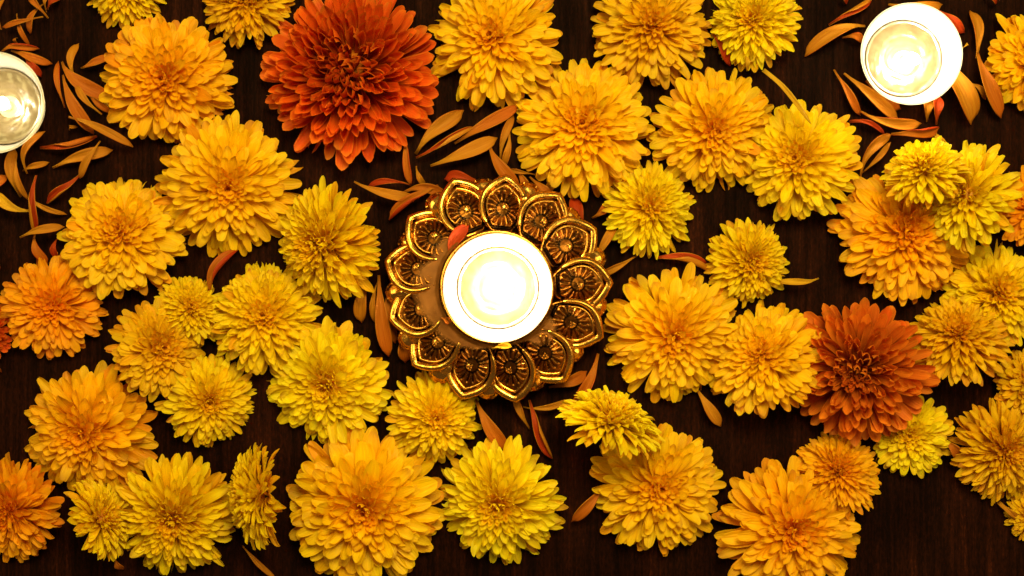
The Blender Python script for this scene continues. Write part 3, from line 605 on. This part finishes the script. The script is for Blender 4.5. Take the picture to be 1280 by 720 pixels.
LP = [
 # top left, around the left candle
 ([(-1, 36), (4, -6)], 9, O, A, 'ochre petal sliver standing along the left edge at the very top'),
 ([(19, 16), (35, 57)], 7, A, O, 'thin orange petal crossing under a straight one at the top left'),
 ([(54, 21), (3, 34)], 8, A, O, 'straight thin petal lying across another near the top left corner', dict(z=0.003)),
 ([(53, 4), (36, 42)], 10, A, O, 'orange petal in the top left cluster pointing down left'),
 ([(60, 23), (50, 4), (36, -6)], 11, A, O, 'orange petal of the top left cluster running to the top edge', dict(z=0.003)),
 ([(56, 14), (61, -8)], 6, O, A, 'ochre petal strip in the middle of the top left cluster'),
 ([(57, 11), (76, -6)], 10, D_, A, 'red orange petal pointing up right in the top left cluster'),
 ([(20, 46), (21, 56)], 4, A, O, 'tiny petal stub above the left candle'),
 ([(0, 64), (20, 54), (48, 60)], 14, A, D_, 'curled orange red petal lying on top of the left candle edge', dict(fold=0.25)),
 ([(12, 62), (64, 79)], 13, A, O, 'orange petal beside the upper right rim of the left candle'),
 ([(30, 70), (50, 96)], 14, D_, A, 'dark red petal half hidden behind the left candle'),
 ([(92, 99), (97, 53)], 13, O, A, 'upright ochre petal between the left candle and the golden orange flower'),
 ([(79, 134), (71, 75)], 10, A, D_, 'narrow red orange petal standing right of the left candle'),
 ([(99, 84), (120, 84), (140, 68)], 13, A, O, 'petal with thin stalk pointing at the golden orange flower'),
 ([(76, 76), (88, 104), (140, 122)], 22, A, O, 'broad bent petal tucked under the golden orange flower'),
 ([(80, 94), (92, 130), (118, 168)], 19, A, O, 'long orange petal leaning between left candle and golden orange flower', dict(z=0.004)),
 ([(129, 144), (96, 107)], 11, O, A, 'ochre petal with pointed end left of the golden orange flower', dict(z=0.005)),
 ([(108, 116), (140, 140)], 11, A, O, 'short orange petal just touching the golden orange flower'),
 ([(89, 147), (130, 158), (169, 185)], 15, O, A, 'long ochre petal below left of the golden orange flower', dict(z=0.006, fold=0.12)),
 ([(85, 162), (96, 158)], 5, O, O, 'tiny pale petal scrap right of the left candle'),
 ([(48, 184), (84, 186), (120, 170)], 24, D_, A, 'wide folded red petal lying below right of the left candle', dict(fold=0.42)),
 ([(64, 209), (100, 196), (140, 187)], 18, O, A, 'wide ochre petal under a crossing one left of the broad golden flower'),
 ([(128, 177), (102, 224)], 12, O, A, 'ochre petal crossing over the wide one left of the broad golden flower', dict(z=0.0055)),
 ([(37, 218), (30, 190), (60, 165)], 12, O, A, 'ochre petal curling down from the left candle', dict(z=0.006)),
 ([(26, 213), (60, 202)], 9, O, A, 'short ochre strip below the left candle'),
 ([(24, 246), (16, 184)], 17, O, A, 'broad ochre petal hanging below the left candle'),
 ([(22, 195), (36, 250)], 9, O, A, 'thin ochre petal beside the broad one below the left candle', dict(z=0.004)),
 ([(-12, 244), (8, 218)], 17, A, D_, 'orange petal cut by the left edge below the left candle'),
 ([(42, 264), (16, 266), (-8, 240)], 17, Y, O, 'yellow ochre petal at the left edge, tip cut off', dict(z=0.003)),
 ([(49, 220), (46, 292)], 19, D_, O, 'folded petal with a red mouth left of the open hearted golden flower', dict(z=0.006, fold=-0.3)),
 ([(101, 216), (56, 254)], 19, D_, O, 'red folded petal above the open hearted golden flower', dict(fold=0.25)),
 ([(38, 250), (82, 268)], 7, O, O, 'thin stalk like strip running to the open hearted golden flower', dict(base=0.7)),
 ([(28, 297), (84, 284)], 13, O, A, 'ochre petal pointing left out of the open hearted golden flower', dict(z=0.006)),
 ([(44, 292), (60, 330)], 15, A, D_, 'orange petal between the two golden flowers at the left', dict(z=0.003)),
 ([(72, 296), (70, 325)], 10, D_, D_, 'small dark red petal under the open hearted golden flower'),
 ([(-4, 296), (-3, 340)], 12, D_, A, 'red petal sliver at the left edge above the small orange flower'),
 ([(-8, 445), (0, 466)], 8, A, A, 'orange petal speck at the left edge below the red sliver'),
 # above the holder
 ([(519, 192), (540, 158), (580, 137)], 25, O, A, 'widest ochre petal below right of the large red flower'),
 ([(520, 197), (560, 182), (592, 158)], 18, D_, O, 'petal with red folded end below the widest ochre one', dict(z=0.003, fold=-0.4)),
 ([(568, 179), (600, 160), (650, 130)], 19, A, O, 'orange petal reaching up to the top golden flower', dict(z=0.002)),
 ([(538, 207), (580, 196), (622, 172)], 22, O, A, 'club shaped ochre petal alone above the lotus holder', dict(z=0.003)),
 ([(507, 167), (508, 200), (513, 232)], 15, A, D_, 'upright orange petal just below the large red flower', dict(z=0.003, fold=0.2)),
 ([(520, 207), (532, 234)], 9, O, A, 'small ochre petal leaning beside the upright orange one'),
 ([(512, 231), (460, 233)], 9, D_, A, 'narrow red petal lying level above left of the holder', dict(z=0.003)),
 ([(443, 227), (475, 246), (522, 248)], 15, O, A, 'long ochre petal lying level above the yellow flower beside the holder', dict(z=0.004)),
 ([(500, 242), (530, 226), (560, 246)], 15, A, O, 'orange petal sliding under the upper left rim of the holder'),
 ([(548, 232), (520, 246), (486, 275)], 22, A, D_, 'dark shaded petal leaning on the upper left of the holder', dict(z=0.003, fold=0.3)),
 ([(625, 202), (626, 170), (642, 142)], 13, O, A, 'ochre petal standing left of the golden flower above the holder'),
 ([(637, 164), (638, 190), (629, 212)], 12, O, A, 'small ochre petal close left of the golden flower above the holder', dict(z=0.004)),
 ([(612, 181), (618, 210), (650, 240)], 22, A, O, 'orange petal leaning onto the top rim of the holder', dict(z=0.004)),
 ([(600, 228), (578, 222), (555, 224)], 21, D_, D_, 'heart shaped red petal above the holder', dict(z=0.003)),
 ([(669, 218), (630, 213)], 7, O, A, 'thin ochre strip under the golden flower above the holder'),
 ([(645, 210), (664, 244)], 13, A, O, 'orange petal wedged behind the top right of the holder'),
 ([(662, 220), (698, 254)], 15, A, O, 'orange petal between the holder and the golden flower above it'),
 ([(735, 294), (716, 244)], 22, D_, A, 'dark red petal right of the holder, under the golden flower above it'),
 ([(740, 272), (764, 254)], 15, A, D_, 'orange petal end poking from the left of the small bright pompon'),
 ([(742, 332), (752, 305), (772, 280)], 14, O, A, 'ochre petal between the holder and the small bright pompon', dict(z=0.004)),
 ([(798, 319), (770, 334), (746, 347)], 11, O, A, 'slender ochre petal pointing right from the holder'),
 ([(819, 322), (850, 318), (888, 340)], 25, D_, O, 'petal with a red fold left of the small round pompon', dict(fold=-0.35)),
 # left of and below the holder
 ([(460, 345), (452, 404)], 20, O, A, 'rounded ochre petal hanging below the yellow flower facing left'),
 ([(472, 352), (469, 404)], 9, O, A, 'thin ochre strip between the yellow flower and the holder'),
 ([(474, 344), (476, 390), (486, 446)], 22, A, O, 'long orange petal along the left side of the holder', dict(z=0.003)),
 ([(490, 346), (494, 430)], 18, A, D_, 'shaded orange petal half under the left side of the holder'),
 ([(500, 418), (506, 454)], 20, A, O, 'blunt orange petal below the left rim of the holder'),
 ([(595, 499), (606, 530), (634, 564)], 22, A, O, 'ochre petal between the tucked yellow flower and the round yellow one'),
 ([(662, 537), (650, 515), (643, 492)], 12, O, A, 'pointed petal poking down from the bottom of the holder'),
 ([(654, 509), (680, 514), (712, 500)], 9, O, O, 'thin ochre strip lying level below the holder'),
 ([(748, 442), (738, 480), (716, 520)], 25, A, D_, 'tall petal with brownish red foot at lower right of the holder', dict(z=0.003, fold=0.2)),
 ([(686, 484), (734, 464)], 18, A, O, 'orange petal peeking from under the lower right rim of the holder'),
 ([(662, 500), (670, 530), (690, 574)], 22, D_, O, 'slim petal opening into a red tip below the holder', dict(fold=0.3, z=0.002)),
 # elsewhere
 ([(872, 486), (882, 508), (902, 534)], 20, O, A, 'single ochre petal below the large golden flower right of the holder', dict(fold=0.1)),
 ([(1023, 348), (1004, 355), (970, 352)], 10, Y, O, 'yellow petal pointing right from the small round pompon', dict(z=0.004)),
 ([(756, 606), (738, 622), (714, 652)], 18, A, O, 'orange petal left of the bottom golden flower', dict(z=0.004)),
 ([(302, 683), (318, 694), (344, 726)], 8, O, A, 'thin curved petal at the bottom edge left of the widest flower'),
 ([(264, 368), (262, 345), (298, 312)], 24, A, D_, 'folded red and orange petal under the broad golden flower', dict(fold=-0.3, z=0.004)),
 ([(1176, 546), (1200, 570)], 17, A, O, 'orange petal joining the lemon yellow flower to the dull mustard one', dict(z=0.004)),
 ([(1250, 628), (1256, 640), (1278, 650)], 7, O, O, 'bent strip at the lower right edge below the dull mustard flower', dict(base=0.8)),
 ([(890, 38), (900, 60), (914, 82)], 12, D_, A, 'red petal between the two yellow flowers at the top edge'),
 ([(931, 72), (931, 92)], 7, Y, Y, 'short yellow stub hanging from the bright yellow top pompon', dict(z=0.008, base=0.8)),
 ([(944, 96), (965, 118), (1002, 162)], 7, Y, Y, 'long thin yellow petal across the leaning yellow gold flower', dict(z=0.021, z1=0.021, base=0.8)),
 ([(142, 698), (153, 713)], 10, A, A, 'small orange petal below the small flower on its side'),
 # round the right candle
 ([(1037, 30), (1060, 16), (1092, -6)], 17, D_, O, 'folded petal at the top edge left of the right candle', dict(fold=0.3)),
 ([(1083, 32), (1045, 30), (1007, 70)], 22, O, A, 'large ochre leaf shaped petal left of the right candle', dict(base=0.12)),
 ([(1054, 46), (1082, 50)], 13, A, D_, 'small brownish petal touching the left of the right candle'),
 ([(1112, 4), (1180, 4)], 17, O, A, 'ochre petal showing above the right candle'),
 ([(1172, 10), (1208, 40)], 15, D_, A, 'red orange petal at the upper right of the right candle'),
 ([(1204, 60), (1210, 54)], 4, Y, Y, 'tiny yellow scrap right of the right candle'),
 ([(1044, 86), (1056, 118), (1077, 144)], 12, A, O, 'left of two slim petals below the right candle'),
 ([(1056, 91), (1080, 118), (1124, 150)], 18, O, A, 'right of two slim petals below the right candle', dict(z=0.002)),
 ([(1084, 100), (1098, 122), (1128, 136)], 16, A, D_, 'shaded petal under the lower left of the right candle'),
 ([(1076, 139), (1104, 164), (1152, 154)], 17, O, D_, 'ochre petal with red underside below the right candle', dict(z=0.003)),
 ([(1112, 168), (1140, 170), (1172, 160)], 22, A, D_, 'crumpled red orange petal below the right candle', dict(z=0.005, fold=0.25)),
 ([(1063, 151), (1084, 150), (1108, 168)], 7, D_, D_, 'thin dark red curl below the right candle', dict(base=0.6)),
 ([(1075, 223), (1074, 182), (1115, 168)], 16, O, A, 'arched ochre petal above the large golden orange flower', dict(z=0.003)),
 ([(1078, 216), (1094, 202), (1115, 177)], 9, O, A, 'straight narrow petal inside the arched ochre one'),
 ([(1162, 164), (1172, 176), (1188, 196)], 8, Y, O, 'thin yellow petal leading to the bright yellow flower on its side', dict(z=0.003, base=0.7)),
 ([(1160, 152), (1160, 120)], 16, O, A, 'short ochre petal under the bottom of the right candle'),
 ([(1170, 156), (1172, 118)], 16, D_, A, 'red petal standing under the bottom of the right candle', dict(z=0.003)),
 ([(1185, 88), (1196, 112), (1214, 156)], 38, O, A, 'widest ochre petal at the lower right of the right candle', dict(z=0.003, base=0.6)),
 ([(1208, 102), (1234, 124)], 9, O, A, 'narrow ochre strip between the widest petal and the cut off golden flower'),
 ([(1222, 72), (1222, 40), (1214, 12)], 18, O, A, 'ochre petal left of the cut off golden flower, pointing up'),
 ([(1222, 66), (1222, 104), (1252, 148)], 25, A, O, 'orange petal left of the cut off golden flower, pointing down', dict(z=0.003)),
 ([(1232, -4), (1248, 3)], 9, D_, A, 'red petal bit at the top edge near the right corner'),
 ([(1046, -4), (1060, 4)], 8, D_, A, 'red petal bit at the top edge left of the right candle'),
 ([(566, 326), (562, 304), (588, 284)], 20, D_, D_, 'dark red petal tucked between the tea light and the holder', dict(z=0.0196, z1=0.0196, arch=0.0006)),
 ([(554, 396), (566, 402)], 10, A, D_, 'small orange scrap on the wax at the left of the tea light', dict(z=0.0205, arch=0.0005)),
 ([(616, 433), (640, 431)], 10, Y, Y, 'yellow scrap at the lower edge of the middle tea light', dict(z=0.0225, arch=0.0005)),
]
for e in LP:
    loose(*e[:5], **(e[5] if len(e) > 5 else {}))
